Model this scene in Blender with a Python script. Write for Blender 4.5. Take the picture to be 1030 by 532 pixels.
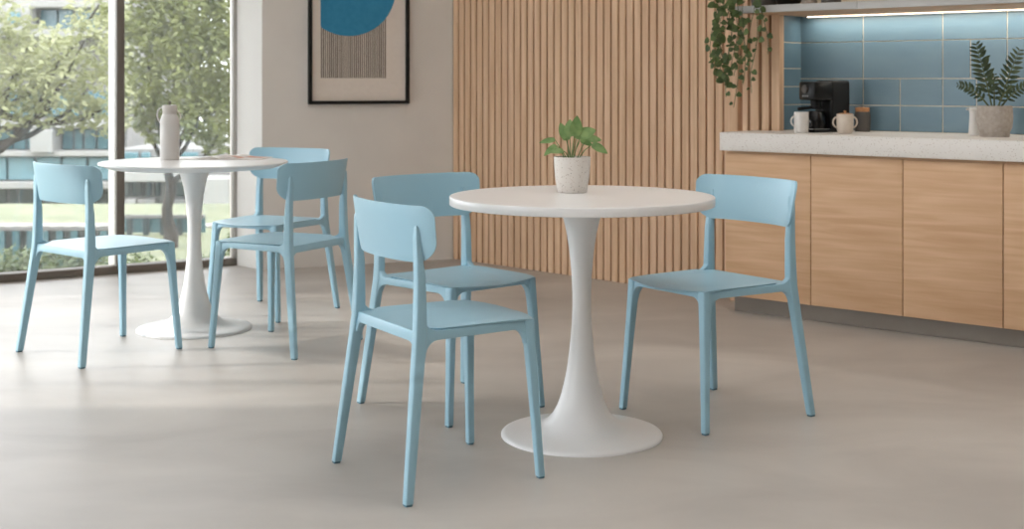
import bpy, bmesh, math, random
from mathutils import Vector, Matrix
random.seed(7)
PI = math.pi
sc = bpy.context.scene
for o in list(bpy.data.objects): bpy.data.objects.remove(o)
COL = sc.collection

# ------------------------------------------------------------------ camera
HC, FPX, CX, CY = 1.095, 1330.0, 515.0, 82.0
cam_d = bpy.data.cameras.new('camera'); cam = bpy.data.objects.new('camera', cam_d); COL.objects.link(cam)
cam.location = (0, 0, HC); cam.rotation_euler = (PI/2, 0, 0)
cam_d.sensor_width = 36; cam_d.lens = 36*FPX/1030; cam_d.shift_y = (CY-266)/1030
cam_d.dof.use_dof = True; cam_d.dof.focus_distance = 4.1; cam_d.dof.aperture_fstop = 5.0
sc.camera = cam
# ------------------------------------------------------------------ light
w = bpy.data.worlds.new('sky'); sc.world = w; w.use_nodes = True
bg = w.node_tree.nodes['Background']; bg.inputs[0].default_value = (0.94, 0.96, 1.0, 1); bg.inputs[1].default_value = 3.4
sd = bpy.data.lights.new('sun', 'SUN'); sun = bpy.data.objects.new('sun', sd); COL.objects.link(sun)
sd.energy = 1.4; sd.color = (1, .92, .84); sd.angle = math.radians(2)
SE = math.radians(25)
sun.rotation_euler = Vector((math.cos(SE), .03, -math.sin(SE))).to_track_quat('-Z', 'Y').to_euler()
def area(name, loc, size, power, color=(1, .98, .97)):
    d = bpy.data.lights.new(name, 'AREA'); o = bpy.data.objects.new(name, d); COL.objects.link(o)
    d.shape = 'RECTANGLE'; d.size, d.size_y = size; d.energy = power; d.color = color
    o.location = loc; return o
area('ceiling_fill', (.6, 4.0, 2.84), (1.6, 1.6), 9)  # unseen overhead fill, added to brighten tabletops, seats and floor
area('ceiling_fill', (-1.3, 5.6, 2.84), (1.6, 1.6), 6)
area('ceiling_fill', (1.6, 2.4, 2.84), (1.6, 1.6), 9)
sc.view_settings.view_transform = 'Standard'; sc.view_settings.look = 'None'
sc.view_settings.gamma = 1; sc.view_settings.use_curve_mapping = False
sc.view_settings.exposure = 0.84

# ------------------------------------------------------------------ materials
def lin(r, g, b):
    f = lambda c: c/12.92 if c <= .04045 else ((c+.055)/1.055)**2.4
    return (f(r/255), f(g/255), f(b/255), 1)
def mat(name, rgb, rough=.5, metal=0, rgb2=None, scale=(5, 5, 5), detail=4, contrast=(.35, .65), bump=0, spec=.5, coat=0, dist=0):
    m = bpy.data.materials.new(name); m.use_nodes = True
    nt = m.node_tree; b = nt.nodes['Principled BSDF']
    b.inputs['Roughness'].default_value = rough; b.inputs['Metallic'].default_value = metal
    b.inputs['Specular IOR Level'].default_value = spec; b.inputs['Coat Weight'].default_value = coat
    b.inputs['Base Color'].default_value = lin(*rgb)
    if rgb2 is not None or bump:
        tc = nt.nodes.new('ShaderNodeTexCoord'); mp = nt.nodes.new('ShaderNodeMapping'); mp.inputs['Scale'].default_value = scale
        nz = nt.nodes.new('ShaderNodeTexNoise'); nz.inputs['Scale'].default_value = 1; nz.inputs['Detail'].default_value = detail
        nz.inputs['Distortion'].default_value = dist
        nt.links.new(tc.outputs['Object'], mp.inputs[0]); nt.links.new(mp.outputs[0], nz.inputs['Vector'])
        if rgb2 is not None:
            cr = nt.nodes.new('ShaderNodeValToRGB')
            cr.color_ramp.elements[0].position, cr.color_ramp.elements[1].position = contrast
            cr.color_ramp.elements[0].color = lin(*rgb); cr.color_ramp.elements[1].color = lin(*rgb2)
            nt.links.new(nz.outputs['Fac'], cr.inputs[0]); nt.links.new(cr.outputs[0], b.inputs['Base Color'])
        if bump:
            bp = nt.nodes.new('ShaderNodeBump'); bp.inputs['Strength'].default_value = bump; bp.inputs['Distance'].default_value = .004
            nt.links.new(nz.outputs['Fac'], bp.inputs['Height']); nt.links.new(bp.outputs[0], b.inputs['Normal'])
    return m
def speckle(name, base, spot, scale=90, rough=.45, thr=.2, spot2=None):
    m = mat(name, base, rough); nt = m.node_tree; b = nt.nodes['Principled BSDF']
    tc = nt.nodes.new('ShaderNodeTexCoord'); prev = None
    for sc_, col, t in ((scale, spot, thr), (scale*.62, spot2 or spot, thr*.8)):
        v = nt.nodes.new('ShaderNodeTexVoronoi'); v.inputs['Scale'].default_value = sc_
        nt.links.new(tc.outputs['Object'], v.inputs['Vector'])
        cr = nt.nodes.new('ShaderNodeValToRGB'); cr.color_ramp.interpolation = 'LINEAR'
        cr.color_ramp.elements[0].position = t; cr.color_ramp.elements[1].position = t+.06
        cr.color_ramp.elements[0].color = (1, 1, 1, 1); cr.color_ramp.elements[1].color = (0, 0, 0, 1)
        nt.links.new(v.outputs['Distance'], cr.inputs[0])
        mx = nt.nodes.new('ShaderNodeMix'); mx.data_type = 'RGBA'
        nt.links.new(cr.outputs[0], mx.inputs['Factor'])
        if prev is None: mx.inputs['A'].default_value = lin(*base)
        else: nt.links.new(prev, mx.inputs['A'])
        mx.inputs['B'].default_value = lin(*col); prev = mx.outputs['Result']
    nt.links.new(prev, b.inputs['Base Color'])
    return m
def leafmat(name, rgb, rgb2, trans=.35, scale=9):
    m = mat(name, rgb, .55, rgb2=rgb2, scale=(scale,)*3, detail=2)
    nt = m.node_tree; b = nt.nodes['Principled BSDF']; out = nt.nodes['Material Output']
    t = nt.nodes.new('ShaderNodeBsdfTranslucent'); mx = nt.nodes.new('ShaderNodeMixShader'); mx.inputs[0].default_value = trans
    src = b.inputs['Base Color'].links[0].from_socket
    nt.links.new(src, t.inputs[0]); nt.links.new(b.outputs[0], mx.inputs[1]); nt.links.new(t.outputs[0], mx.inputs[2])
    nt.links.new(mx.outputs[0], out.inputs[0]); return m
def glassmat(name, haze=.06, refl=.9):
    m = bpy.data.materials.new(name); m.use_nodes = True; nt = m.node_tree; nt.nodes.clear()
    out = nt.nodes.new('ShaderNodeOutputMaterial'); tr = nt.nodes.new('ShaderNodeBsdfTransparent'); tr.inputs[0].default_value = (.97, .98, .98, 1)
    gl = nt.nodes.new('ShaderNodeBsdfGlossy'); gl.inputs['Roughness'].default_value = .02
    fr = nt.nodes.new('ShaderNodeFresnel'); fr.inputs[0].default_value = 1.45
    mu = nt.nodes.new('ShaderNodeMath'); mu.operation = 'MULTIPLY'; mu.inputs[1].default_value = refl
    nt.links.new(fr.outputs[0], mu.inputs[0])
    m1 = nt.nodes.new('ShaderNodeMixShader'); nt.links.new(mu.outputs[0], m1.inputs[0]); nt.links.new(tr.outputs[0], m1.inputs[1]); nt.links.new(gl.outputs[0], m1.inputs[2])
    tl = nt.nodes.new('ShaderNodeBsdfTranslucent'); tl.inputs[0].default_value = (.95, .96, .95, 1)
    m2 = nt.nodes.new('ShaderNodeMixShader'); m2.inputs[0].default_value = haze
    nt.links.new(m1.outputs[0], m2.inputs[1]); nt.links.new(tl.outputs[0], m2.inputs[2]); nt.links.new(m2.outputs[0], out.inputs[0])
    return m
M = {}
M['floor'] = mat('polished_concrete', (173, 167, 161), .42, rgb2=(198, 192, 185), scale=(1.3, 2.2, 1), detail=8, contrast=(.3, .72), spec=.4, dist=.6)
M['paint'] = mat('wall_paint', (226, 221, 215), .9, rgb2=(231, 226, 220), scale=(3, 3, 3))
M['sunlit_paint'] = mat('sunlit_reveal_paint', (250, 249, 246), .8, rgb2=(252, 251, 248), scale=(3, 3, 3))  # wall paint whitened to stand in for sun on the reveal
M['taupe'] = mat('taupe_paint', (146, 136, 126), .9, rgb2=(152, 142, 132), scale=(3, 3, 3))  # mid tone picked so the added unseen walls bounce less light
M['ceil'] = mat('ceiling_paint', (232, 228, 222), .9, rgb2=(236, 232, 226))
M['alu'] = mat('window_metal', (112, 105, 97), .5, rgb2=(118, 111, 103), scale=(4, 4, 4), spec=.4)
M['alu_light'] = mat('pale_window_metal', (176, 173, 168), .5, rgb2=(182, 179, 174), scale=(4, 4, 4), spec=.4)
M['sill'] = mat('sill_metal', (120, 111, 102), .5, rgb2=(128, 119, 110), scale=(4, 4, 4), spec=.3)
M['slat'] = mat('oak_slats', (206, 170, 138), .6, rgb2=(226, 192, 160), scale=(38, 38, 1.6), detail=6, spec=.3)
M['slatback'] = mat('slat_backing', (150, 102, 66), .8, rgb2=(164, 114, 78), scale=(20, 20, 2), spec=.1)
M['oak'] = mat('oak_veneer', (200, 159, 122), .55, rgb2=(220, 183, 147), scale=(2.2, 30, 34), detail=8, contrast=(.3, .7), spec=.35, dist=.4)
M['kick'] = mat('kick_board', (134, 125, 116), .6, rgb2=(142, 133, 124), scale=(3, 3, 3))
M['terrazzo'] = speckle('terrazzo_worktop', (224, 219, 213), (168, 150, 134), 105, .4, .12, (186, 174, 162))
M['chair'] = mat('blue_plastic', (153, 192, 209), .38, rgb2=(156, 195, 212), scale=(3, 3, 3), spec=.55)
M['glide'] = mat('glide_plastic', (84, 122, 138), .6, rgb2=(88, 126, 142))
M['table'] = mat('white_lacquer', (232, 231, 230), .28, rgb2=(234, 233, 232), scale=(3, 3, 3), spec=.5)
M['grout'] = mat('tile_grout', (224, 214, 196), .8, rgb2=(230, 220, 202))
M['tile'] = mat('blue_tile', (98, 126, 142), .35, rgb2=(107, 134, 148), scale=(4, 4, 9), detail=3, spec=.5)
M['fascia'] = mat('shelf_fascia', (172, 170, 167), .4, rgb2=(180, 178, 175), scale=(2, 2, 2))
M['black'] = mat('black_plastic', (15, 15, 16), .5, rgb2=(18, 18, 19), spec=.3)
M['blackgloss'] = mat('black_gloss', (12, 12, 13), .3, rgb2=(15, 15, 16), spec=.35)
M['chrome'] = mat('brushed_steel', (150, 150, 150), .3, 1, rgb2=(165, 165, 165))
M['mug_white'] = mat('white_ceramic', (214, 210, 205), .4, rgb2=(220, 216, 211), scale=(20, 20, 20))
M['mug_beige'] = mat('beige_ceramic', (203, 189, 174), .4, rgb2=(211, 198, 184), scale=(30, 30, 30))
M['canister'] = mat('dark_stoneware', (72, 68, 64), .5, rgb2=(84, 79, 74), scale=(20, 20, 20))
M['lidwood'] = mat('lid_wood', (168, 118, 76), .6, rgb2=(184, 134, 92), scale=(10, 40, 10))
M['pot_speck'] = speckle('speckled_pot', (218, 211, 203), (150, 118, 92), 150, .45, .13, (140, 130, 120))
M['concrete_pot'] = mat('concrete_pot', (160, 150, 140), .8, rgb2=(176, 166, 156), scale=(60, 60, 60), bump=.2)
M['gap_shade'] = mat('shade_backing', (58, 50, 44), .9, rgb2=(66, 58, 50))  # shade of the slat gaps put into the colour
M['soil'] = mat('soil', (46, 38, 32), .95, rgb2=(66, 54, 44), scale=(90, 90, 90), bump=.5)
M['leaf_pothos'] = leafmat('pothos_leaf', (100, 132, 76), (136, 160, 102), .3, 30)
M['leaf_zz'] = leafmat('zz_leaf', (48, 64, 44), (72, 88, 58), .15, 30)
M['leaf_vine'] = leafmat('vine_leaf', (62, 80, 42), (94, 112, 60), .25, 25)
M['stem'] = mat('green_stem', (96, 122, 66), .6, rgb2=(110, 134, 76))
M['stem_dark'] = mat('dark_stem', (70, 80, 44), .6, rgb2=(86, 94, 54))
M['bottle'] = mat('bottle_coat', (205, 201, 197), .45, rgb2=(210, 206, 202))
M['bottle_cap'] = mat('bottle_cap', (196, 190, 184), .5, rgb2=(201, 195, 189))
M['frame'] = mat('black_frame', (20, 19, 18), .5, rgb2=(23, 22, 21), spec=.25)
M['paper'] = mat('print_paper', (234, 224, 214), .8, rgb2=(237, 227, 217), scale=(40, 40, 40))
M['ink_blue'] = mat('blue_ink', (50, 138, 180), .8, rgb2=(58, 145, 186), scale=(30, 30, 30))
M['ink_line'] = mat('line_ink', (104, 95, 86), .8, rgb2=(122, 112, 102), scale=(60, 60, 60))
M['glass'] = glassmat('window_glass', .022)
M['mag'] = mat('magazine_page', (206, 200, 194), .5, rgb2=(220, 214, 208), scale=(20, 20, 20))
M['mag_red'] = mat('page_picture_red', (190, 120, 92), .5, rgb2=(206, 160, 136), scale=(25, 25, 25))
M['mag_grey'] = mat('page_picture_grey', (136, 136, 138), .5, rgb2=(176, 174, 172), scale=(25, 25, 25))
def emit(name, rgb, s):
    m = bpy.data.materials.new(name); m.use_nodes = True; b = m.node_tree.nodes['Principled BSDF']
    b.inputs['Base Color'].default_value = lin(*rgb); b.inputs['Emission Color'].default_value = lin(*rgb); b.inputs['Emission Strength'].default_value = s
    return m
M['led'] = emit('led_strip_light', (255, 240, 216), 2.2)
M['grass'] = mat('lawn_grass', (83, 89, 62), .95, rgb2=(105, 108, 81), scale=(2.5, 2.5, 2.5), detail=8)
M['path'] = mat('pale_paving', (132, 129, 121), .9, rgb2=(139, 136, 129))
M['bark'] = mat('tree_bark', (34, 29, 24), .95, rgb2=(49, 42, 34), scale=(14, 14, 4), detail=6, bump=.6)
M['leaf_tree'] = leafmat('tree_leaf', (92, 100, 58), (138, 143, 92), .4, 3)
M['leaf_tree2'] = leafmat('pale_tree_leaf', (124, 128, 88), (164, 166, 128), .4, 3)
M['leaf_shrub'] = leafmat('shrub_leaf', (54, 68, 36), (91, 103, 59), .3, 6)
M['bwhite'] = mat('white_render', (132, 131, 128), .9, rgb2=(137, 136, 132), scale=(1, 1, 1))
M['bgrey'] = mat('grey_render', (105, 103, 101), .9, rgb2=(110, 109, 106), scale=(1, 1, 1))
M['bteal'] = mat('teal_glazing', (53, 89, 98), .15, rgb2=(76, 107, 113), scale=(.8, .8, .8))
M['bdark'] = mat('dark_glazing', (30, 40, 42), .15, rgb2=(46, 55, 56), scale=(.8, .8, .8))
M['bpanel'] = mat('teal_panel', (80, 113, 121), .4, rgb2=(89, 121, 128), scale=(.5, .5, .5))

# ------------------------------------------------------------------ mesh helpers
class MB:
    def __init__(s): s.bm = bmesh.new()
    def face(s, pts):
        try: s.bm.faces.new([s.bm.verts.new(p) for p in pts])
        except ValueError: pass
    def box(s, c, size, bevel=0, rz=0, seg=2):
        b = bmesh.new(); bmesh.ops.create_cube(b, size=1)
        bmesh.ops.scale(b, vec=size, verts=b.verts)
        if bevel: bmesh.ops.bevel(b, geom=b.edges[:], offset=bevel, segments=seg, affect='EDGES', profile=.5)
        bmesh.ops.transform(b, matrix=Matrix.Translation(c) @ Matrix.Rotation(rz, 4, 'Z'), verts=b.verts)
        s.add(b); return s
    def add(s, b):
        me = bpy.data.meshes.new('tmp'); b.to_mesh(me); b.free(); s.bm.from_mesh(me); bpy.data.meshes.remove(me)
    def prism(s, poly, z0, z1, bevel=0, fn=None, seg=2):
        """poly of (a,b); extruded z0..z1; fn maps (a,b,z) to 3D"""
        b = bmesh.new(); n = len(poly)
        lo = [b.verts.new((p[0], p[1], z0)) for p in poly]; hi = [b.verts.new((p[0], p[1], z1)) for p in poly]
        b.faces.new(list(reversed(lo))); b.faces.new(hi)
        for i in range(n): b.faces.new((lo[i], lo[(i+1) % n], hi[(i+1) % n], hi[i]))
        if bevel:
            b.edges.ensure_lookup_table(); b.normal_update()
            es = [e for e in b.edges if abs(e.verts[0].co.z-e.verts[1].co.z) < 1e-6]
            bmesh.ops.bevel(b, geom=es, offset=bevel, segments=seg, affect='EDGES', profile=.5)
        bmesh.ops.triangulate(b, faces=[f for f in b.faces if len(f.verts) > 4])
        if fn:
            for v in b.verts: v.co = Vector(fn(*v.co))
        bmesh.ops.recalc_face_normals(b, faces=b.faces)
        s.add(b); return s
    def loft(s, rings, cap=True, closed=True):
        b = bmesh.new(); R = [[b.verts.new(p) for p in r] for r in rings]
        n = len(R[0])
        for i in range(len(R)-1):
            for j in range(n if closed else n-1):
                b.faces.new((R[i][j], R[i][(j+1) % n], R[i+1][(j+1) % n], R[i+1][j]))
        if cap: b.faces.new(list(reversed(R[0]))); b.faces.new(R[-1])
        bmesh.ops.recalc_face_normals(b, faces=b.faces)
        s.add(b); return s
    def lathe(s, prof, c=(0, 0, 0), n=48, cap=True):
        s.loft([[(c[0]+r*math.cos(2*PI*k/n), c[1]+r*math.sin(2*PI*k/n), c[2]+z) for k in range(n)] for r, z in prof], cap); return s
    def tube(s, pts, rad, n=8, cap=True):
        pts = [Vector(p) for p in pts]; rings = []
        rads = rad if isinstance(rad, (list, tuple)) else [rad]*len(pts)
        up = Vector((.12, .3, .95)).normalized()
        for i, p in enumerate(pts):
            t = (pts[min(i+1, len(pts)-1)]-pts[max(i-1, 0)]).normalized()
            a = t.cross(up)
            if a.length < .05: a = t.cross(Vector((1, 0, 0)))
            a.normalize(); b_ = t.cross(a).normalized()
            rings.append([p+rads[i]*(math.cos(2*PI*k/n)*a+math.sin(2*PI*k/n)*b_) for k in range(n)])
        s.loft(rings, cap); return s
    def build(s, name, m, parent=None, loc=None, rz=0, angle=35, smooth=True):
        me = bpy.data.meshes.new(name)
        s.bm.to_mesh(me); s.bm.free()
        me.materials.append(M[m] if isinstance(m, str) else m)
        if smooth:
            me.polygons.foreach_set('use_smooth', [True]*len(me.polygons)); me.set_sharp_from_angle(angle=math.radians(angle))
        o = bpy.data.objects.new(name, me); COL.objects.link(o)
        if parent: o.parent = parent
        if loc is not None: o.location = loc
        o.rotation_euler = (0, 0, rz); return o
def thing(name, label, cat, loc=(0, 0, 0), rz=0, group=None):
    o = bpy.data.objects.new(name, None); COL.objects.link(o); o.empty_display_size = .1
    o.location = loc; o.rotation_euler = (0, 0, rz); return tag(o, label, cat, group)
def tag(o, label, cat, group=None):
    o['label'] = label; o['category'] = cat
    if group: o['group'] = group
    return o
def struct(o): o['kind'] = 'structure'; return o
def copy_tree(o, parent=None):
    c = o.copy(); COL.objects.link(c); c.parent = parent
    for ch in list(o.children): copy_tree(ch, c)
    return c
def at(px, py, d): return Vector(((px-CX)*d/FPX, d, HC-(py-CY)*d/FPX))
def rrect(cx, cy, z, hw, hd, r, n=3):
    pts = []
    for sx, sy, a0 in ((1, 1, 0), (-1, 1, PI/2), (-1, -1, PI), (1, -1, 1.5*PI)):
        for k in range(n+1):
            a = a0+PI/2*k/n
            pts.append((cx+sx*(hw-r)+r*math.cos(a), cy+sy*(hd-r)+r*math.sin(a), z))
    return pts
def leaf(mb, base, dirv, length, width, droop=.3, fold=.15, n=6, heart=.0, normal=Vector((0, 0, 1))):
    """one leaf blade with a midrib fold; normal points up from the blade"""
    d = Vector(dirv).normalized(); side = d.cross(normal)
    if side.length < .05: side = d.cross(Vector((1, 0, 0)))
    side.normalize(); up = side.cross(d).normalized(); bm = mb.bm
    rows = []; base = Vector(base)
    for i in range(n+1):
        t = i/n
        wv = width*.5*(math.sin(PI*min(1, t**.75*.98+.02)))**.8 if 0 < t < 1 else 0.0
        c = base+d*length*t-up*droop*length*t*t
        if wv == 0: rows.append([bm.verts.new(c)]); continue
        back = -heart*length*(1-t)**3
        rows.append([bm.verts.new(c+side*wv+up*fold*wv+d*back), bm.verts.new(c), bm.verts.new(c-side*wv+up*fold*wv+d*back)])
    for a, b in zip(rows, rows[1:]):
        if len(a) == 1 and len(b) == 3: bm.faces.new((a[0], b[0], b[1])); bm.faces.new((a[0], b[1], b[2]))
        elif len(a) == 3 and len(b) == 1: bm.faces.new((a[0], b[0], a[1])); bm.faces.new((a[1], b[0], a[2]))
        else: bm.faces.new((a[0], b[0], b[1], a[1])); bm.faces.new((a[1], b[1], b[2], a[2]))

# ------------------------------------------------------------------ room shell
WR = Vector((-1.637, 7.89)); WT = Vector((-.857, -.514)).normalized(); WN = Vector((.514, -.857)).normalized()   # window wall: right end, direction left, inward normal
LX = -3.6; s_c = (LX-WR.x)/WT.x; Q = WR+WT*s_c                     # corner of the two glazed walls
CA = Vector((-1.45, 7.685)); CB = Vector((-.368, 8.16))            # picture wall ends
SE_ = Vector((1.107, 6.66))                                        # slat wall far end
def prism_obj(name, poly, z0, z1, m): return struct(MB().prism(poly, z0, z1).build(name, m, smooth=False))
prism_obj('floor', [(LX-.05, -3), (6.5, -3), (6.5, 9), (-.3, 9), (-1.6, 8.0), (WR.x-.03, WR.y+.05), (Q.x-.05, Q.y+.03)], -.12, 0, 'floor')
prism_obj('ceiling', [(LX-.1, -3), (6.5, -3), (6.5, 9), (-1.6, 9), (WR.x-.1, WR.y+.1), (Q.x-.1, Q.y+.1)], 2.9, 3.0, 'ceil')
prism_obj('wall_back', [tuple(CA), tuple(CB), (-.154, 8.37), (-.1, 9.0), (-1.66, 8.2), tuple(WR)], 0, 2.9, 'paint')
prism_obj('wall_left', [(LX, 3.0), (LX, 4.32), (LX-.25, 4.32), (LX-.25, 3.0)], 0, 2.9, 'paint')
prism_obj('wall_front_unseen', [(LX-.25, -3), (6.5, -3), (6.5, -3.2), (LX-.25, -3.2)], 0, 2.9, 'taupe')  # unseen wall, added to shut out light from behind the viewer
prism_obj('wall_far_right_unseen', [(6.5, -3.2), (6.7, -3.2), (6.7, 9), (6.5, 9)], 0, 2.9, 'taupe')  # unseen wall, added to stop light coming in from the right
HEAD = 2.25
wd_ = (CA-WR).normalized(); wo_ = Vector((wd_.y, -wd_.x))
prism_obj('sunlit_reveal_skin', [tuple(WR), tuple(CA), tuple(CA+wo_*.004), tuple(WR+wo_*.004)], 0, 2.9, 'sunlit_paint')  # thin skin over the reveal, sunlit brightness put into its colour
def vertical(c, tdir, wid, dep, z0, z1, n_in, bevel=.003):
    """post whose room face is at c, width along tdir, depth away from the room"""
    ang = math.atan2(tdir.y, tdir.x); p = c-n_in*dep/2
    return MB().box((p.x, p.y, (z0+z1)/2), (wid, dep, z1-z0), bevel, ang)
def rail(a, b, z0, z1, dep, n_in, bevel=.003):
    t = b-a; p = (a+b)/2-n_in*dep/2
    return MB().box((p.x, p.y, (z0+z1)/2), (t.length, dep, z1-z0), bevel, math.atan2(t.y, t.x))
w1 = thing('window_1', 'tall glazed wall behind the left table', 'window'); struct(w1)
rail(WR, Q, 0, .043, .10, WN).build('window_sill', 'sill', w1)
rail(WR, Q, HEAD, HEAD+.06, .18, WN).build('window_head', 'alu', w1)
stops = [.02, .69, 1.41, s_c-.02]
for k, s in enumerate(stops):
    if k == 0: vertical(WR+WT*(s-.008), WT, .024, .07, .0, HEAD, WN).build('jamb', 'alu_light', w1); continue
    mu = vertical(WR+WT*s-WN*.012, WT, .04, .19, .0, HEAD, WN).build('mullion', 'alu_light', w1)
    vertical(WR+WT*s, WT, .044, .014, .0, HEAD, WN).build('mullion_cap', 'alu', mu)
for a, b in zip(stops, stops[1:]):
    rail(WR+WT*(a+.02)-WN*.05, WR+WT*(b-.02)-WN*.17, .04, HEAD, .008, WN, 0).build('pane', 'glass', w1)
w2 = thing('window_2', 'glazed side wall beyond the left edge of the photo', 'window'); struct(w2)
HEAD2 = 1.68; N2 = Vector((1, 0)); T2 = Vector((0, -1))
rail(Q, Vector((LX, 4.32)), 0, .043, .10, N2).build('window_sill', 'sill', w2)
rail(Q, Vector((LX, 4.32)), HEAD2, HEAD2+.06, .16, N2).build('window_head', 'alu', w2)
ys = [4.34, 4.72, 5.87, Q.y-.12]
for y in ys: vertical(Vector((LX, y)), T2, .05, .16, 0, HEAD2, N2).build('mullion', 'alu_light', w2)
for a, b in zip(ys, ys[1:]): rail(Vector((LX-.12, a+.02)), Vector((LX-.12, b-.02)), .04, HEAD2, .008, N2, 0).build('pane', 'glass', w2)
w3 = thing('added_window_3', 'added side glazing beside the viewer, unseen, admitting light from the left', 'window'); struct(w3)  # unseen glazing, added so sky light comes in from the left
rail(Vector((LX, 3.0)), Vector((LX, -3)), 0, .043, .10, N2).build('window_sill', 'sill', w3)
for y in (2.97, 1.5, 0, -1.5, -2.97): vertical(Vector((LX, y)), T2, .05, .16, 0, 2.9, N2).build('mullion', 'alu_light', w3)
for a, b in ((1.53, 2.94), (.03, 1.47), (-1.47, -.03), (-2.94, -1.53)): rail(Vector((LX-.12, a)), Vector((LX-.12, b)), .04, 2.9, .008, N2, 0).build('pane', 'glass', w3)
prism_obj('trim_1', [tuple(WR), tuple(Q), (Q.x-.2, Q.y+.3), (WR.x-.2, WR.y+.3)], HEAD+.05, 2.9, 'paint')
prism_obj('trim_2', [(LX, Q.y), (LX, 4.32), (LX-.25, 4.32), (LX-.25, Q.y+.2)], HEAD2+.05, 2.9, 'paint')

# slat wall
sv = SE_-CB; sang = math.atan2(sv.y, sv.x); SL = sv.length
wr = struct(MB().box((SL/2, .086, 1.45), (SL, .12, 2.9)).build('wall_right', 'slatback', None, (CB.x, CB.y, 0), sang, smooth=False))
NS = 39; pitch = SL/NS; mb = MB()
for k in range(NS): mb.box((pitch*(k+.5), 0.0135, 1.45), (pitch-.0105, .024, 2.898), .002, seg=1)
mb.build('slat_cladding', 'slat', wr)

# ------------------------------------------------------------------ kitchen run
U = Vector((.762, -.648)).normalized(); NK = Vector((.648, .762)).normalized(); KA = math.atan2(U.y, U.x)
_P = Vector((1.048, 6.33))-NK*.08
def k_s(px, dist=0, o=None):
    o = o or KO; r = (px-CX)/FPX; p = o+NK*dist
    return (r*p.y-p.x)/(U.x-r*U.y)
KO = _P; KO = _P+U*k_s(724)
def K(s, dist, z=0): p = KO+U*s+NK*dist; return Vector((p.x, p.y, z))
ZT, ZB = .855, .768
KEND = 3.6
BD = .58                                                            # distance of the tiled wall behind the worktop front
_ss = k_s(784.5, .36)+.004
mb = MB().prism([(0, 0), (KEND, 0), (KEND, BD-.003), (_ss, BD-.003), (_ss, .322), (0, .322)], ZB, ZT, .004)
tag(mb.build('worktop', 'terrazzo', None, K(0, 0), KA), 'thick pale speckled terrazzo worktop along the kitchen run', 'worktop')
mb = MB().box((KEND/2+.0, .20, .04), (KEND-.045, .24, .078), .002)
tag(mb.build('plinth', 'kick', None, K(.01, 0), KA), 'grey recessed plinth under the oak kitchen cabinets', 'plinth')
edges = [k_s(p, .03) for p in (729.5, 815.5, 908, 1009)]
wid = edges[3]-edges[2]; edges.append(edges[3]+wid); edges.append(edges[4]+wid)
clab = ['oak cabinet with one flat door at the left end of the kitchen run', 'oak cabinet under the coffee machine and cups, second from the left end',
        'oak cabinet under the bare middle of the worktop, third from the left end', 'oak cabinet under the dark green fern plant, cut by the right edge', 'oak cabinet past the right edge of the photo']
for i in range(5):
    a, b = edges[i], edges[i+1]; cw = b-a
    c = thing('cabinet', clab[i], 'cabinet', K(a, .03, 0), KA, 'oak base cabinets')
    MB().box((cw/2, .16, (.08+ZB)/2), (cw-.002, .276, ZB-.082-.004), .001).build('body', 'oak', c)
    MB().box((cw/2, .010, (.08+ZB-.012)/2), (cw-.004, .020, ZB-.012-.08), .0015).build('door', 'oak', c)
# tiled walls
s_side = k_s(784.5, .36)                                            # room-side end of the return wall
rows = [(.855, .98), (.98, 1.109), (1.109, 1.289), (1.289, 1.46)]
joints = [[868, 905, 948, 1040, 1110], [868, 905, 948, 982, 1080], [868, 948, 976, 1013, 1090], [868, 948, 1013, 1085]]
wk = struct(MB().box(((s_side+KEND)/2, BD+.075, 1.45), (KEND-s_side+.2, .14, 2.9)).build('wall_kitchen', 'grout', None, K(0, 0), KA, smooth=False))
mb = MB(); g = 0.0050
for (z0, z1), js in zip(rows, joints):
    xs = [s_side-.02]+[k_s(p, BD) for p in js]+[KEND]
    for a, b in zip(xs, xs[1:]): mb.box(((a+b)/2, BD+.004, (z0+z1)/2), (b-a-g, .005, z1-z0-g), .001, seg=1)
mb.build('tiles', 'tile', wk)
ws = struct(MB().box((s_side-.10, (.40+BD+.003)/2, 1.45), (.19, BD+.003-.40, 2.9)).build('wall_side', 'grout', None, K(0, 0), KA, smooth=False))
mb = MB()
zz = [.855, .98, 1.07, 1.16, 1.289, 1.46]
for a, b in zip(zz, zz[1:]): mb.box((s_side-.004, (.40+BD)/2, (a+b)/2), (.005, BD-.40-.006, b-a-g), .001, seg=1)
mb.build('tiles', 'tile', ws)
MB().box((s_side-.10, .398, 1.45), (.186, .006, 2.89)).build('shade_sheet', 'gap_shade', ws)  # dark sheet standing in for the shade between the slats
# slat screen on the end of the worktop
sc_o = thing('slat_screen', 'open oak slat screen between the slat wall and blue tiles, behind trailing plant', 'screen', K(0, .36, 0), KA)
mb = MB()
for k, (p0, p1) in enumerate(((746.8, 752.2), (754.6, 763.2), (766.2, 773.6), (776, 784.4))):
    a, b = k_s(p0, .34), k_s(p1, .34); z0 = 0.0
    mb.box(((a+b)/2, .0, (z0+2.895)/2), (b-a, .045, 2.895-z0), .002, seg=1)
mb.build('slats', 'slat', sc_o)
a, b = k_s(735.5, .34), k_s(743.5, .34)
MB().box(((a+b)/2, -.005, 1.4475), (b-a, .06, 2.895), .003).build('post', 'slat', sc_o)
# upper shelf
sa = k_s(739.5, .05); ZS = 1.418
sh = thing('upper_shelf', 'long grey fronted shelf with oak underside and lit strip above the worktop', 'shelf', K(sa, .05, ZS), KA)
SLN = KEND-sa; seam = k_s(862, .05)-sa
for a, b in ((0, seam-.001), (seam+.001, SLN)): MB().box(((a+b)/2, .006, .017), (b-a, .012, .034), .001).build('fascia', 'fascia', sh)
d2 = BD-.05-.012
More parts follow.
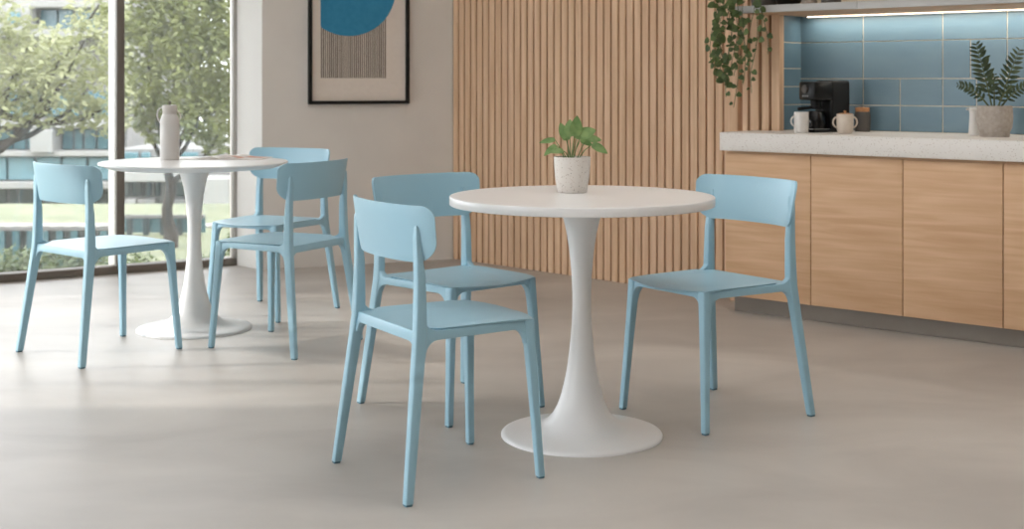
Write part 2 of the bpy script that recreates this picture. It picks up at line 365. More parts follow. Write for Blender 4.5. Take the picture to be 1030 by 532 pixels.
# board stops at the slat screen on the left, deeper over the tiles
s_cut = s_side-sa
MB().box((s_cut/2, .012+.12, .017), (s_cut, .24, .032)).box(((s_cut+SLN)/2+.005, .012+d2/2-.003, .017), (SLN-s_cut-.014, d2-.012, .032)).build('board', 'oak', sh)
MB().box(((s_cut+SLN)/2+.01, d2-.022, -.0025), (SLN-s_cut-.08, .006, .005), .001).build('led_strip', 'led', sh)
ld_ = bpy.data.lights.new('led_strip_light', 'AREA'); ld_.shape = 'RECTANGLE'; ld_.size, ld_.size_y = SLN-s_cut-.1, .02; ld_.energy = 4.0; ld_.color = (1, .93, .82)
lo_ = bpy.data.objects.new('led_strip_light', ld_); COL.objects.link(lo_); lo_.parent = sh; lo_.location = ((s_cut+SLN)/2+.01, d2-.045, -.008)

# ------------------------------------------------------------------ chair
def make_chair():
    root = thing('chair', 'x', 'chair')
    ZR = .432
    hw0 = .236; zb, zt = .618, .770
    def panel_y(u, z): return .192-.038*u*u-.028*abs(u)**6+(z-zb)*.14
    def rear(z):                       # centre line of right rear leg and post
        if z <= ZR: t = z/ZR; return (.228-.036*t, .222-.056*t)
        t = (z-ZR)/.30; return (.192-.007*t, .166-.006*t+.008*t*t)
    def front(z): t = z/ZR; return (.198-.030*t, -.222+.024*t)
    for sx in (-1, 1):
        rings = []
        for z in (.006, .02, .10, .20, .30, .37, .43, .48, .53, .58, .63, .67, .70, .712, .718):
            x, y = rear(z)
            if z <= ZR: t = z/ZR; hw, hd = .0112+.0026*t, .0122+.0058*t
            else: t = (z-ZR)/.30; hw, hd = .0138-.0016*t, .018-.0085*t
            if z > .60: y += .006*min(1, (z-.60)/.06); hd *= max(.6, 1-(z-.60)*5)
            if z > .705: hw *= .9
            if z > .715: hw *= .75; hd *= .7
            rings.append(rrect(sx*x, y, z, hw, hd, min(hw, hd)*.40))
        lg = MB().loft(rings).build('rear_leg', 'chair', root, angle=50)
        x, y = rear(0); MB().box((sx*x, y, .003), (.018, .020, .0062), .001, seg=1).build('foot_glide', 'glide', lg)
        rings = []
        for z in (.006, .02, .10, .20, .30, .37, .41, .437):
            x, y = front(z); t = z/ZR; hw, hd = .0108+.0045*t*t, .0112+.0050*t*t
            rings.append(rrect(sx*x, y, z, hw, hd, min(hw, hd)*.40))
        lg = MB().loft(rings).build('front_leg', 'chair', root, angle=50)
        x, y = front(0); MB().box((sx*x, y, .003), (.017, .018, .0062), .001, seg=1).build('foot_glide', 'glide', lg)
    def arc(cx, cy, r, a0, a1, n=6): return [(cx+r*math.cos(math.radians(a0+(a1-a0)*k/n)), cy+r*math.sin(math.radians(a0+(a1-a0)*k/n))) for k in range(n+1)]
    mb = MB()
    # side rails in (y, z), with fillets into both legs
    yr, yf = .153, -.192; zl = .413; r = .044; q = .042
    poly = arc(yr+.004-r, .4375+r, r, 0, -90) + [(yf, .4375), (yf, zl-q)] + arc(yf+.010+q, zl-q, q, 180, 90) + arc(yr+.002-q, zl-q, q, 90, 0) + [(yr+.018, zl-q), (yr+.014, .4375+r)]
    for sx in (-1, 1):
        def fn(a, b, z, sx=sx):
            xr = rear(b)[0]; xf = front(min(b, .436))[0]; t = (a-yf)/(yr-yf)
            return (sx*(xf+(xr-xf)*t)+z, a, b)
        mb.prism(poly, -.0105, .0105, .003, fn)
    # front and rear aprons in (x, z)
    xe = .168; q = .030; zl = .418
    poly = [(-xe, .434), (-xe, zl-q)] + arc(-xe+.012+q, zl-q, q, 180, 90) + arc(xe-.012-q, zl-q, q, 90, 0) + [(xe, zl-q), (xe, .434)]
    mb.prism(poly, -.008, .008, .002, lambda a, b, z: (a, front(min(b, .436))[1]-.002-.008*(1-(a/xe)**2)+z, b))
    xe = .186; zl = .412
    poly = [(-xe, .4375), (-xe, zl-q)] + arc(-xe+.010+q, zl-q, q, 180, 90) + arc(xe-.010-q, zl-q, q, 90, 0) + [(xe, zl-q), (xe, .4375)]
    mb.prism(poly, -.009, .009, .003, lambda a, b, z: (a, rear(min(b, .43))[1]-.002+.012*(1-(a/xe)**2)+z, b-.006*(1-(a/xe)**2)))
    # flat web under the seat, seen at the rear corners
    n = 10
    web = [(-.160, -.190), (.160, -.190), (.184, .160)] + [(.184-.368*k/n, .160+.012*(1-(1-2*k/n)**2)) for k in range(1, n)] + [(-.184, .160)]
    mb.prism(web, .426, .4372)
    mb.build('seat_frame', 'chair', root, angle=40)
    # seat
    mb = MB(); NU, NV = 28, 22; top = []; bot = []
    for j in range(NV+1):
        v = -1+2*j/NV
        rt, rb = [], []
        for i in range(NU+1):
            u = math.sin(PI/2*(-1+2*i/NU)); vv = math.sin(PI/2*v)
            hw = .191+.004*vv
            x = u*hw*(1-.025*abs(vv)**10)
            y0 = -.206-.044*(1-abs(u)**2.2); y1 = .104+.068*(1-abs(u)**2.5)
            y = y0+(y1-y0)*(vv+1)/2
            z = .4437-.012*(1-u*u)*(1-vv**2)*.9-.009*(1-u*u)*max(0, vv)-.008*max(0, -vv)**4*(1-.6*abs(u))
            edge = max(abs(u), abs(vv))**16
            rt.append((x, y, z-.0015*edge)); rb.append((x*(1-.016*edge), y-.005*edge*vv, z-.0075+.001*edge))
        top.append(rt); bot.append(rb)
    b = mb.bm
    T = [[b.verts.new(p) for p in r_] for r_ in top]; B = [[b.verts.new(p) for p in r_] for r_ in bot]
    for j in range(NV):
        for i in range(NU):
            b.faces.new((T[j][i], T[j][i+1], T[j+1][i+1], T[j+1][i])); b.faces.new((B[j][i], B[j+1][i], B[j+1][i+1], B[j][i+1]))
    per = [(0, i) for i in range(NU)]+[(j, NU) for j in range(NV)]+[(NV, i) for i in range(NU, 0, -1)]+[(j, 0) for j in range(NV, 0, -1)]
    for (j, i), (j2, i2) in zip(per, per[1:]+per[:1]): b.faces.new((T[j][i], B[j][i], B[j2][i2], T[j2][i2]))
    bmesh.ops.recalc_face_normals(b, faces=b.faces)
    mb.build('seat', 'chair', root, angle=50)
    # backrest
    mb = MB(); b = mb.bm; NU, NV = 48, 12; rb_, rt_ = .058, .030; F = []; R = []
    for i in range(NU+1):
        u = math.sin(PI/2*(-1+2*i/NU)); ax = abs(u)*hw0
        lo = zb; hi = zt
        if ax > hw0-rb_: lo += rb_-math.sqrt(max(0, rb_**2-(ax-(hw0-rb_))**2))
        if ax > hw0-rt_: hi -= rt_-math.sqrt(max(0, rt_**2-(ax-(hw0-rt_))**2))
        f, r2 = [], []
        for j in range(NV+1):
            t = j/NV; z = lo+(hi-lo)*t
            x = u*hw0*(.945+.055*(z-zb)/(zt-zb))
            y = panel_y(u, z)
            th = .005*(1-.4*max(abs(2*t-1), abs(u))**10)
            nx, ny = (.076*u+0.185*abs(u)**5*(1 if u > 0 else -1))/hw0, 1.0; l = math.hypot(nx, ny); nx /= l; ny /= l
            f.append(b.verts.new((x-nx*th, y-ny*th, z))); r2.append(b.verts.new((x+nx*th, y+ny*th, z)))
        F.append(f); R.append(r2)
    for i in range(NU):
        for j in range(NV):
            b.faces.new((F[i][j], F[i+1][j], F[i+1][j+1], F[i][j+1])); b.faces.new((R[i][j], R[i][j+1], R[i+1][j+1], R[i+1][j]))
        b.faces.new((F[i][0], R[i][0], R[i+1][0], F[i+1][0])); b.faces.new((F[i][NV], F[i+1][NV], R[i+1][NV], R[i][NV]))
    for i in (0, NU):
        for j in range(NV): b.faces.new((F[i][j], F[i][j+1], R[i][j+1], R[i][j]))
    bmesh.ops.recalc_face_normals(b, faces=b.faces)
    mb.build('backrest', 'chair', root, angle=55)
    return root
chairs = [  # front mid, rear mid, label
    ((-.016, 3.829), (-.378, 3.61), 'pale blue chair nearest the viewer, seen from behind, left of the front table', 'blue chairs around the front table'),
    ((-.05, 4.32), (-.345, 4.655), 'pale blue chair behind the nearest chair, facing the viewer, backrest reaching past the tabletop edge', 'blue chairs around the front table'),
    ((.493, 4.265), (.84, 4.51), 'pale blue chair on the right of the front table, before the oak cabinets', 'blue chairs around the front table'),
    ((-1.518, 5.55), (-1.82, 5.205), 'pale blue chair on the left of the rear table, by the window', 'blue chairs around the rear table'),
    ((-1.16, 5.62), (-.737, 5.40), 'pale blue chair on the right of the rear table, its back turned to the viewer', 'blue chairs around the rear table'),
    ((-1.245, 6.085), (-1.047, 6.50), 'pale blue chair farthest from the viewer, behind the rear table near the picture wall', 'blue chairs around the rear table')]
proto = make_chair()
for i, (f, r, lab, grp) in enumerate(chairs):
    o = proto if i == 0 else copy_tree(proto)
    f, r = Vector(f), Vector(r); c = (f+r)/2; d = (f-r).normalized()
    o.location = (c.x, c.y, 0); o.rotation_euler = (0, 0, math.atan2(d.y, d.x)+PI/2)
    o.scale = (1, 1, 1)
    if i == 0: o.scale = (1, .955, 1); o.location -= Vector((d.x, d.y, 0))*.010
    if i == 3: o.scale = (1.035, 1.035, 1)
    o['label'] = lab; o['group'] = grp

# ------------------------------------------------------------------ tables
STEM = [(.250, .0), (.250, .005), (.247, .009), (.235, .012), (.20, .0165), (.16, .023), (.13, .033), (.108, .047), (.09, .067), (.077, .09), (.0665, .118), (.056, .157), (.047, .20), (.040, .25),
        (.0345, .30), (.0305, .35), (.029, .40), (.029, .44), (.031, .49), (.035, .54), (.040, .585), (.0475, .63), (.056, .665), (.066, .695), (.076, .714)]
def make_table(label, loc, bevelled):
    t = thing('pedestal_table', label, 'table', loc, 0, 'white round pedestal tables')
    MB().lathe(STEM, n=72).build('pedestal', 'table', t, angle=40)
    R = .41
    if bevelled: prof = [(.30, .7145), (R-.05, .7145), (R-.004, .731), (R, .734), (R, .738), (R-.003, .741), (R-.02, .742)]
    else: prof = [(.30, .7145), (R-.003, .7145), (R-.001, .7155), (R, .7175), (R, .739), (R-.001, .741), (R-.003, .742), (R-.02, .742)]
    prof = [(.02, prof[0][1])]+prof+[(.02, .742)]
    MB().lathe(prof, n=128).build('tabletop', 'table', t, angle=30)
    return t
T1 = Vector((.216, 4.10, 0)); T2_ = Vector((-1.408, 5.86, 0)); TZ = .742
make_table('white round tulip table in front, carrying the small potted plant', T1, False)
make_table('white round tulip table at the rear by the window, carrying bottle and magazine', T2_, True)

# ------------------------------------------------------------------ plant on the front table
p = at(575.5, 194, 4.216); pl = thing('potted_plant', 'small green leafy plant in a speckled white pot on the front table', 'plant', (p.x, 4.216, TZ))
MB().lathe([(.03, .0), (.044, .0), (.0475, .004), (.050, .02), (.0545, .05), (.0575, .085), (.0585, .112), (.0575, .1135), (.055, .1125), (.0535, .10), (.02, .10)], n=56).build('pot', 'pot_speck', pl)
MB().lathe([(.001, .097), (.0538, .1015), (.0538, .103), (.03, .106), (.001, .107)], n=32).build('soil', 'soil', pl)
LV = [  # tip offset x (right), y (away), z above the rim; width
    (-.010, .0, .118, .056), (.018, -.02, .128, .060), (-.038, .02, .108, .042), (.055, -.015, .082, .060), (.085, .02, .058, .040), (.115, .0, .018, .046),
    (-.092, .0, .052, .030), (-.09, -.02, .012, .036), (.055, .03, .045, .036), (-.05, -.035, .022, .034), (.035, .05, .10, .05), (-.02, .05, .09, .045)]
for i, (x, y, z, wv) in enumerate(LV):
    tip = Vector((x, y, .112+z)); base = Vector((x*.18+random.uniform(-.008, .008), y*.3, .105))
    mid = base+(tip-base)*.5+Vector((0, 0, .035 if abs(x) > .05 else .012)); L = (tip-base).length
    k = .62; joint = base.lerp(mid, .9) + Vector((0, 0, .004))
    s_ = MB().tube([base, base.lerp(joint, .5)+Vector((0, 0, .006)), joint], [.0018, .0015, .0012], 6).build('leaf_stem', 'stem', pl)
    mb = MB(); dv = tip-joint; ln = max(.052, dv.length*1.05)
    nrm = Vector((-.35 if x < 0 else .3, -.85, .55))
    leaf(mb, joint, dv, ln, wv*.70, .2, .18, 8, .12, nrm); mb.build('leaf', 'leaf_pothos', s_, angle=60)

# ------------------------------------------------------------------ rear table things
p = at(170.7, 161, 5.98); bt = thing('water_bottle', 'pale grey insulated water bottle standing on the rear table', 'bottle', (p.x, 5.98, TZ))
MB().lathe([(.02, 0), (.040, 0), (.0425, .003), (.0425, .17), (.0415, .182), (.037, .195), (.0325, .203), (.031, .206)], n=40).build('body', 'bottle', bt)
cp = MB().lathe([(.0325, .206), (.0325, .212), (.0305, .213), (.0305, .218), (.0325, .219), (.0325, .243), (.031, .246), (.015, .247)], n=40).build('cap', 'bottle_cap', bt)
MB().lathe([(.004, .247), (.004, .253), (.0065, .255), (.0065, .262), (.004, .264)], n=16).build('spout_knob', 'canister', cp)
hd = MB().tube([(-.031, 0, .236), (-.043, 0, .234), (-.054, 0, .222), (-.057, 0, .205), (-.054, 0, .186), (-.047, 0, .172), (-.0425, 0, .166)], .0035, 8)
hd.build('carry_loop', 'bottle_cap', bt); hd = MB()
hd.tube([(.031, 0, .222), (.040, 0, .214), (.048, 0, .200), (.049, 0, .188), (.0425, 0, .178)], .003, 8)
hd.build('carry_loop', 'bottle_cap', bt)
mg = thing('magazine', 'thin open magazine lying flat on the rear table, right of the bottle', 'magazine', (-1.31, 6.07, TZ), math.radians(-6))
for sx in (-1, 1):
    mb = MB(); n = 12; rings = []
    for k in range(n+1):
        t = k/n; x = sx*(.002+0.185*t); z = .005+.010*math.exp(-((t-.22)/.22)**2)*(1 if t > 0 else .2)-.002*t
        rings.append([(x, -.11, .0003), (x, .11, .0003), (x, .11, z), (x, -.11, z)])
    pg = mb.loft(rings).build('page_block', 'mag', mg, angle=30)
    zt = lambda t: .0054+.010*math.exp(-((t-.22)/.22)**2)-.002*t
    mb = MB()
    for a, b, y0, y1 in ((.1, .5, -.09, -.02), (.45, .9, .0, .09)) if sx > 0 else ((.15, .85, -.02, .09),):
        for k in range(6):
            t0 = a+(b-a)*k/6; t1 = a+(b-a)*(k+1)/6
            mb.face([(sx*(.002+0.185*t0), y0, zt(t0)), (sx*(.002+0.185*t1), y0, zt(t1)), (sx*(.002+0.185*t1), y1, zt(t1)), (sx*(.002+0.185*t0), y1, zt(t0))])
    mb.build('printed_picture', 'mag_red' if sx > 0 else 'mag_grey', pg)

# ------------------------------------------------------------------ framed print
wd = (CB-CA).normalized(); wa = math.atan2(wd.y, wd.x); wn = Vector((wd.y, -wd.x))
def wall_s(px):                                                     # distance along the picture wall seen at px
    r = (px-CX)/FPX; return (r*CA.y-CA.x)/(wd.x-r*wd.y)
def wall_z(px, py): s = wall_s(px); return HC-(py-CY)*(CA.y+wd.y*s)/FPX
x0, x1 = wall_s(309.5), wall_s(410.5); zb = wall_z(311, 105); FW = x1-x0; FH = .98
o = CA+wd*x0
fp = thing('framed_print', 'black framed abstract print with blue disc over fine vertical lines on the wall', 'picture', (o.x, o.y, zb), wa)
# local: x along the wall, y into the wall
mb = MB(); b_ = .020
for a, c, s in (((b_/2), FH/2, (b_, FH)), (FW-b_/2, FH/2, (b_, FH))): mb.box((a, -.016, c), (s[0], .030, s[1]), .0015, seg=1)
for c in (b_/2, FH-b_/2): mb.box((FW/2, -.016, c), (FW-2*b_, .030, b_), .0015, seg=1)
mb.build('frame', 'frame', fp)
MB().box((FW/2, -.005, FH/2), (FW-.03, .006, FH-.03)).build('print', 'paper', fp)
lx0, lx1 = wall_s(322)-x0, wall_s(388)-x0; lz0 = wall_z(350, 78.5)-zb; lz1 = lz0+.50
mb = MB(); NL = 34
for k in range(NL):
    x = lx0+(lx1-lx0)*(k+.5)/NL; hw_ = (lx1-lx0)/NL*(.24+.12*random.random())
    mb.face([(x-hw_, -.0086, lz0), (x+hw_, -.0086, lz0), (x+hw_, -.0086, lz1), (x-hw_, -.0086, lz1)])
mb.build('printed_lines', 'ink_line', fp, smooth=False)
R_ = 46*7.95/FPX/.93; cxp = wall_s(350)-x0; czp = wall_z(350, -11.5)-zb
pts = [(cxp+R_*math.cos(2*PI*k/96), czp+R_*.96*math.sin(2*PI*k/96)) for k in range(96)]
pts = [(max(lx0, x), z) for x, z in pts]
mb = MB(); mb.face([(x, -.0092, z) for x, z in pts]); mb.build('printed_disc', 'ink_blue', fp, smooth=False)

# ------------------------------------------------------------------ things on the worktop
def wt(px, py):                                                     # a point on the worktop seen at (px, py)
    d = FPX*(HC-ZT)/(py-CY); return Vector(((px-CX)*d/FPX, d, ZT))
q = wt(829, 132.6); cm = thing('coffee_machine', 'black coffee machine with round dial on the worktop', 'coffee machine', q, math.atan2(-.53, -.85)+PI/2)
# local: -y front, x right
MB().box((0, .055, .123), (.115, .125, .246), .014, seg=3).build('body', 'black', cm)
hdm = MB().prism([(-.055, .01), (-.055, -.105)] + [(-.055+.055*(1-math.cos(PI*k/8)), -.105-.018*math.sin(PI*k/8)) for k in range(1, 8)] + [(.055, -.105), (.055, .01)], .152, .240, .008).build('brew_head', 'blackgloss', cm)
MB().lathe([(.014, 0), (.020, .002), (.020, .009), (.014, .011)], n=28).build('dial', 'canister', hdm, (0, -.121, .205)).rotation_euler = (PI/2, 0, 0)
for k in (-1, 0, 1): MB().lathe([(.002, 0), (.004, .001), (.004, .003)], n=12).build('button', 'chrome', hdm, (.014*k, -.121, .172)).rotation_euler = (PI/2, 0, 0)
MB().lathe([(.012, .118), (.024, .124), (.026, .152)], c=(0, -.055, 0), n=28).build('brew_spout', 'black', cm)
pf = MB().lathe([(.01, .108), (.028, .110), (.03, .124), (.012, .126)], c=(0, -.055, 0), n=28).tube([(0, -.083, .116), (-.01, -.115, .114), (-.018, -.15, .110)], [.006, .007, .008], 10).build('filter_holder', 'black', cm)
cf = MB().lathe([(.02, .016), (.040, .018), (.046, .035), (.046, .065), (.036, .088), (.033, .098), (.034, .100), (.031, .098), (.03, .09)], c=(0, -.055, 0), n=36).build('carafe', 'blackgloss', cm)
MB().tube([(-.046, -.06, .07), (-.062, -.075, .072), (-.066, -.08, .05), (-.048, -.062, .03)], .005, 8).build('carafe_handle', 'black', cf)
MB().box((0, -.045, .007), (.11, .15, .014), .004).build('drip_tray', 'black', cm)
MB().box((0, -.06, .0155), (.095, .10, .003), .001, seg=1).build('tray_grille', 'chrome', cm)
def cup(name, label, cat, loc, prof, m, handles, hr=.022, hz=.05, rr=.0042, rz=0, grp=None):
    t = thing(name, label, cat, loc, rz, grp); MB().lathe(prof, n=44).build('body', m, t)
    for sx in handles:
        r0 = max(p[0] for p in prof)-.003; pts = []
        for k in range(11):
            a = PI/2-PI*k/10; pts.append((sx*(r0+hr*math.cos(a)*.95), 0, hz+hr*1.15*math.sin(a)))
        MB().tube(pts, rr, 8).build('handle', m, t)
    return t
h = .098
cup('mug', 'plain white tall mug on the worktop, left of the coffee machine base', 'mug', wt(806, 133.6), [(.02, 0), (.030, 0), (.0325, .003), (.034, .02), (.034, h-.002), (.0328, h), (.0315, h-.002), (.031, .02), (.01, .012)], 'mug_white', (-1,), .020, .055, rz=math.radians(10))
sg = cup('sugar_bowl', 'cream two-handled cup with a lid on the worktop, before the coffee machine', 'cup', wt(850, 134.2), [(.02, 0), (.030, 0), (.034, .006), (.0375, .022), (.0385, .05), (.0385, .088), (.0372, .090), (.036, .088), (.036, .03), (.01, .02)], 'mug_beige', (-1, 1), .021, .052)
ld = MB().lathe([(.03, .084), (.0355, .086), (.0355, .091), (.02, .094), (.003, .095)], n=36).build('lid', 'lidwood', sg)
MB().lathe([(.003, .094), (.004, .097), (.007, .100), (.006, .105), (.002, .106)], n=16).build('lid_knob', 'lidwood', ld)
cn = thing('canister', 'dark stoneware canister with wooden lid, right of the coffee machine', 'canister', wt(867.5, 132.3))
MB().lathe([(.02, 0), (.034, 0), (.0365, .004), (.038, .04), (.0375, .08), (.034, .094), (.03, .096)], n=44).build('body', 'canister', cn)
MB().lathe([(.03, .095), (.0335, .096), (.0335, .113), (.031, .116), (.005, .117)], n=44).build('lid', 'lidwood', cn)
# dispenser bottle and fern-like plant
bo = thing('soap_dispenser', 'slim white ceramic dispenser beside the grey plant pot on the worktop', 'dispenser', wt(980, 136.2))
MB().lathe([(.01, 0), (.023, 0), (.025, .003), (.0235, .03), (.021, .07), (.020, .098), (.021, .106), (.024, .112)], n=36).build('body', 'mug_white', bo)
nk = MB().lathe([(.024, .112), (.0255, .114), (.0255, .121), (.024, .123), (.01, .124)], n=36).build('rim', 'mug_white', bo)
MB().tube([(-.018, 0, .117), (-.03, -.003, .118), (-.036, -.004, .114)], [.006, .005, .004], 8).build('spout', 'mug_white', nk)
q = wt(1000.5, 137.4); zp = thing('zz_plant', 'dark green plant with feathered fronds in a grey concrete pot on the worktop', 'plant', q)
MB().lathe([(.03, 0), (.0605, 0), (.0625, .003), (.0635, .022), (.066, .026), (.072, .04), (.0755, .07), (.0755, .10), (.073, .130), (.0715, .1345), (.068, .1345), (.066, .125), (.02, .12)], n=56).build('pot', 'concrete_pot', zp)
MB().lathe([(.001, .115), (.0665, .12), (.0665, .122), (.001, .126)], n=32).build('soil', 'soil', zp)
FR = [((-.080, .0, .400), 11, .075, .02), ((.112, .01, .375), 10, .068, .02), ((-.165, -.02, .225), 9, .045, .05), ((.160, -.02, .225), 9, .045, .05), ((.02, .06, .27), 7, .05, .02), ((.05, -.06, .22), 6, .042, .03)]
for tip, n, ll, bow in FR:
    tip = Vector(tip); base = Vector((tip.x*.12, tip.y*.2, .12)); mid = base.lerp(tip, .5)+Vector((0, 0, bow))
    path = [(base*(1-t)**2+mid*2*t*(1-t)+tip*t*t) for t in [k/14 for k in range(15)]]
    st = MB().tube(path, [.0042-.003*k/14 for k in range(15)], 6).build('frond_stem', 'stem_dark', zp)
    mb = MB()
    for k in range(n):
        t = .24+.76*k/(n-1); i = min(13, int(t*14)); P = path[i].lerp(path[i+1], t*14-i); tg = (path[i+1]-path[i]).normalized()
        side = tg.cross(Vector((.15, -1, .25))).normalized()
        L = ll*(.75+.45*math.sin(PI*min(1, t*.9+.12)))*(1 if t < .95 else .7)
        for sx in (-1, 1):
            dv = (side*sx*.86+tg*.55+Vector((random.uniform(-.12, .12), random.uniform(-.25, .1), random.uniform(-.1, .1))))
            leaf(mb, P, dv, L*.66, L*.25, .12, .15, 5, 0, Vector((random.uniform(-.2, .2), -.8, .5)))
    mb.build('leaflets', 'leaf_zz', st, angle=60)

# ------------------------------------------------------------------ things on the shelf
def onshelf(s, dist): return K(s, dist, ZS+.034)
tp = thing('trailing_plant', 'trailing ivy-like plant spilling over the left end of the upper shelf', 'plant', onshelf(sa+.085, .175), KA)
MB().lathe([(.03, 0), (.055, 0), (.06, .004), (.075, .11), (.077, .12), (.072, .12), (.068, .10), (.01, .10)], n=40).build('pot', 'canister', tp)
MB().lathe([(.001, .095), (.069, .10), (.069, .103), (.001, .106)], n=28).build('soil', 'soil', tp)
rnd = random.Random(3)
def vine(x, y, drop, nleaf, size, sway=.02):
    """x, y: where it hangs (local to the plant), drop below the shelf"""
    p0 = Vector((x*.35, y*.3, .115)); edge = Vector((x, y, .06)); pts = [p0, p0.lerp(edge, .5)+Vector((0, 0, .06)), edge]
    n = max(3, int(drop/.03)); ph = rnd.uniform(0, 6)
    for k in range(1, n+1):
        t = k/n; pts.append(Vector((x+sway*math.sin(ph+4*t), y+sway*.6*math.cos(ph+3*t)-.0, .05-(drop+.08)*t)))
    v = MB().tube(pts, .0016, 5).build('vine', 'stem_dark', tp); mb = MB()
    for k in range(nleaf):
        t = (k+.4)/nleaf; f = t*(len(pts)-1); i = min(len(pts)-2, int(f)); P = pts[i].lerp(pts[i+1], f-i)
        a = rnd.uniform(0, 2*PI); dv = Vector((math.cos(a), -.25+.5*math.sin(a), -.55+rnd.uniform(-.3, .4)))
        s_ = size*rnd.uniform(.65, 1.2)*(1-.25*t)
        leaf(mb, P+dv*.008, dv, s_, s_*.95, .15, .12, 6, .22, Vector((rnd.uniform(-.4, .4), -1, rnd.uniform(.1, .6))))
    mb.build('leaves', 'leaf_vine', v, angle=60)
# local x runs along the shelf (its left end is at -.085), local y to the wall
for x, y, dr, nl, sz in ((-.160, -.10, .24, 12, .046), (-.150, -.02, .32, 14, .046), (-.125, -.09, .36, 15, .044), (-.11, .0, .30, 14, .044), (-.10, -.15, .33, 14, .042), (-.075, -.17, .28, 12, .04),
                         (-.05, -.165, .22, 9, .038), (-.03, -.17, .40, 13, .034), (.0, -.165, .45, 14, .032), (.025, -.17, .34, 12, .034), (.055, -.165, .38, 12, .034), (.085, -.17, .24, 9, .034), (.11, -.165, .30, 9, .032), (.14, -.17, .16, 6, .034), (-.13, .04, .26, 12, .042), (.165, -.165, .20, 6, .03)):
    vine(x-.055 if x < .1 else x-.075, y, dr, nl, sz*1.06)
tag_b = thing('bowl', 'dark bowl at the top edge of the photo, on the shelf beside the trailing plant', 'bowl', onshelf(k_s(791, .14), .16))
MB().lathe([(.02, 0), (.04, 0), (.05, .006), (.068, .03), (.074, .06), (.071, .06), (.064, .032), (.02, .012)], n=40).build('body', 'black', tag_b)
for px, mm, nm, lab, hh, rr in ((812, 'concrete_pot', 'jar', 'grey stoneware jar on the upper shelf, between dark bowl and brown jar', .10, .035), (834, 'canister', 'jar', 'brown jar on the upper shelf, right of the grey stoneware jar', .08, .045)):
    t = thing(nm, lab, 'jar', onshelf(k_s(px, .14), .16))
    MB().lathe([(.01, 0), (rr*.85, 0), (rr, .006), (rr, hh), (rr*.8, hh+.012)], n=36).build('body', mm, t)
    MB().lathe([(rr*.7, hh+.011), (rr*.82, hh+.012), (rr*.82, hh+.026), (.004, hh+.027)], n=36).build('lid', 'lidwood', t)

# ------------------------------------------------------------------ outside
GZ = -.9
mb = MB()
gp = [(-60, 8.05), (-1.85, 8.75), (12, 9.6), (12, 21.5), (-60, 21.5)]
mb.face([(x, y, GZ) for x, y in [(-60, 4.2), (-4.0, 4.2), (-4.0, 6.85), (-1.85, 8.4), (12, 9.6), (12, 21.6), (-60, 21.6)]])
mb.face([(-60, 21.6, GZ), (12, 21.6, GZ), (14, 26, -5.2), (-60, 26, -5.2)]); mb.face([(-60, 26, -5.2), (14, 26, -5.2), (40, 110, -5.2), (-120, 110, -5.2)])
struct(mb.build('ground', 'grass', smooth=False))
tag(MB().box((-5, 18.2, GZ+.01), (14, .35, .04), .01).build('garden_path', 'path'), 'pale paved strip across the lawn outside the left window pane', 'path')
rnd = random.Random(11)
def blob_leaves(mb, c, rad, n, size, squash=.8, shell=.45):
    for _ in range(n):
        while True:
            v = Vector((rnd.uniform(-1, 1), rnd.uniform(-1, 1), rnd.uniform(-1, 1)))
            if shell*shell < v.length_squared < 1: break
        p = Vector(c)+Vector((v.x*rad, v.y*rad, v.z*rad*squash)); s = size*rnd.uniform(.6, 1.3)
        a = Vector((rnd.uniform(-1, 1), rnd.uniform(-1, 1), rnd.uniform(-.6, .6))).normalized(); b = a.cross(Vector((rnd.uniform(-1, 1), rnd.uniform(-1, 1), 1))).normalized()
        mb.face([p-a*s, p+b*s*.5, p+a*s, p-b*s*.5])
def tree(name, label, base, trunk_h, r0, blobs, m, size, dens, lean=(0, 0)):
    t = thing(name, label, 'tree', base, 0, 'trees outside the window')
    top = Vector((lean[0], lean[1], trunk_h)); mb = MB()
    n = 8; pts = [Vector((lean[0]*(k/n)**1.5+.03*math.sin(k*1.7), lean[1]*k/n, trunk_h*k/n)) for k in range(n+1)]
    mb.tube(pts, [r0*(1.5 if k == 0 else 1.12 if k == 1 else 1-.35*k/n) for k in range(n+1)], 10).build('trunk', 'bark', t)
    for c, r in blobs:
        c = Vector(c); s = pts[rnd.choice((5, 6, 7, 8))]; m_ = s.lerp(c, .5)+Vector((0, 0, -.08*(c-s).length))
        MB().tube([s, s.lerp(m_, .55), m_, m_.lerp(c, .6), c+Vector((0, 0, r*.3))], [r0*.5, r0*.42, r0*.33, r0*.24, r0*.1], 7).build('branch', 'bark', t)
    mb = MB()
    for c, r in blobs: blob_leaves(mb, c, r, int(dens*r*r), size)
    mb.build('foliage', m, t, smooth=False)
def rel(px, py, d, base): return tuple(at(px, py, d)-Vector(base))
b = (at(170, 250, 15.9).x, 15.9, GZ)
tree('leafy_tree', 'leafy green tree with forked trunk behind the bottle, outside right window pane', b, 1.25, .075,
     [(rel(175, 85, 15.9, b), .62), (rel(205, 60, 15.7, b), .60), (rel(150, 50, 16.2, b), .60), (rel(205, 112, 15.6, b), .50), (rel(140, 105, 15.9, b), .42), (rel(185, 20, 15.8, b), .70), (rel(225, 25, 16.2, b), .6), (rel(140, 5, 16.0, b), .55), (rel(232, 95, 16.0, b), .5), (rel(190, -30, 16, b), .8), (rel(160, 128, 15.8, b), .28), (rel(222, 138, 15.6, b), .30)], 'leaf_tree', .045, 4200)
b = (at(-45, 250, 13.4).x, 13.4, GZ)
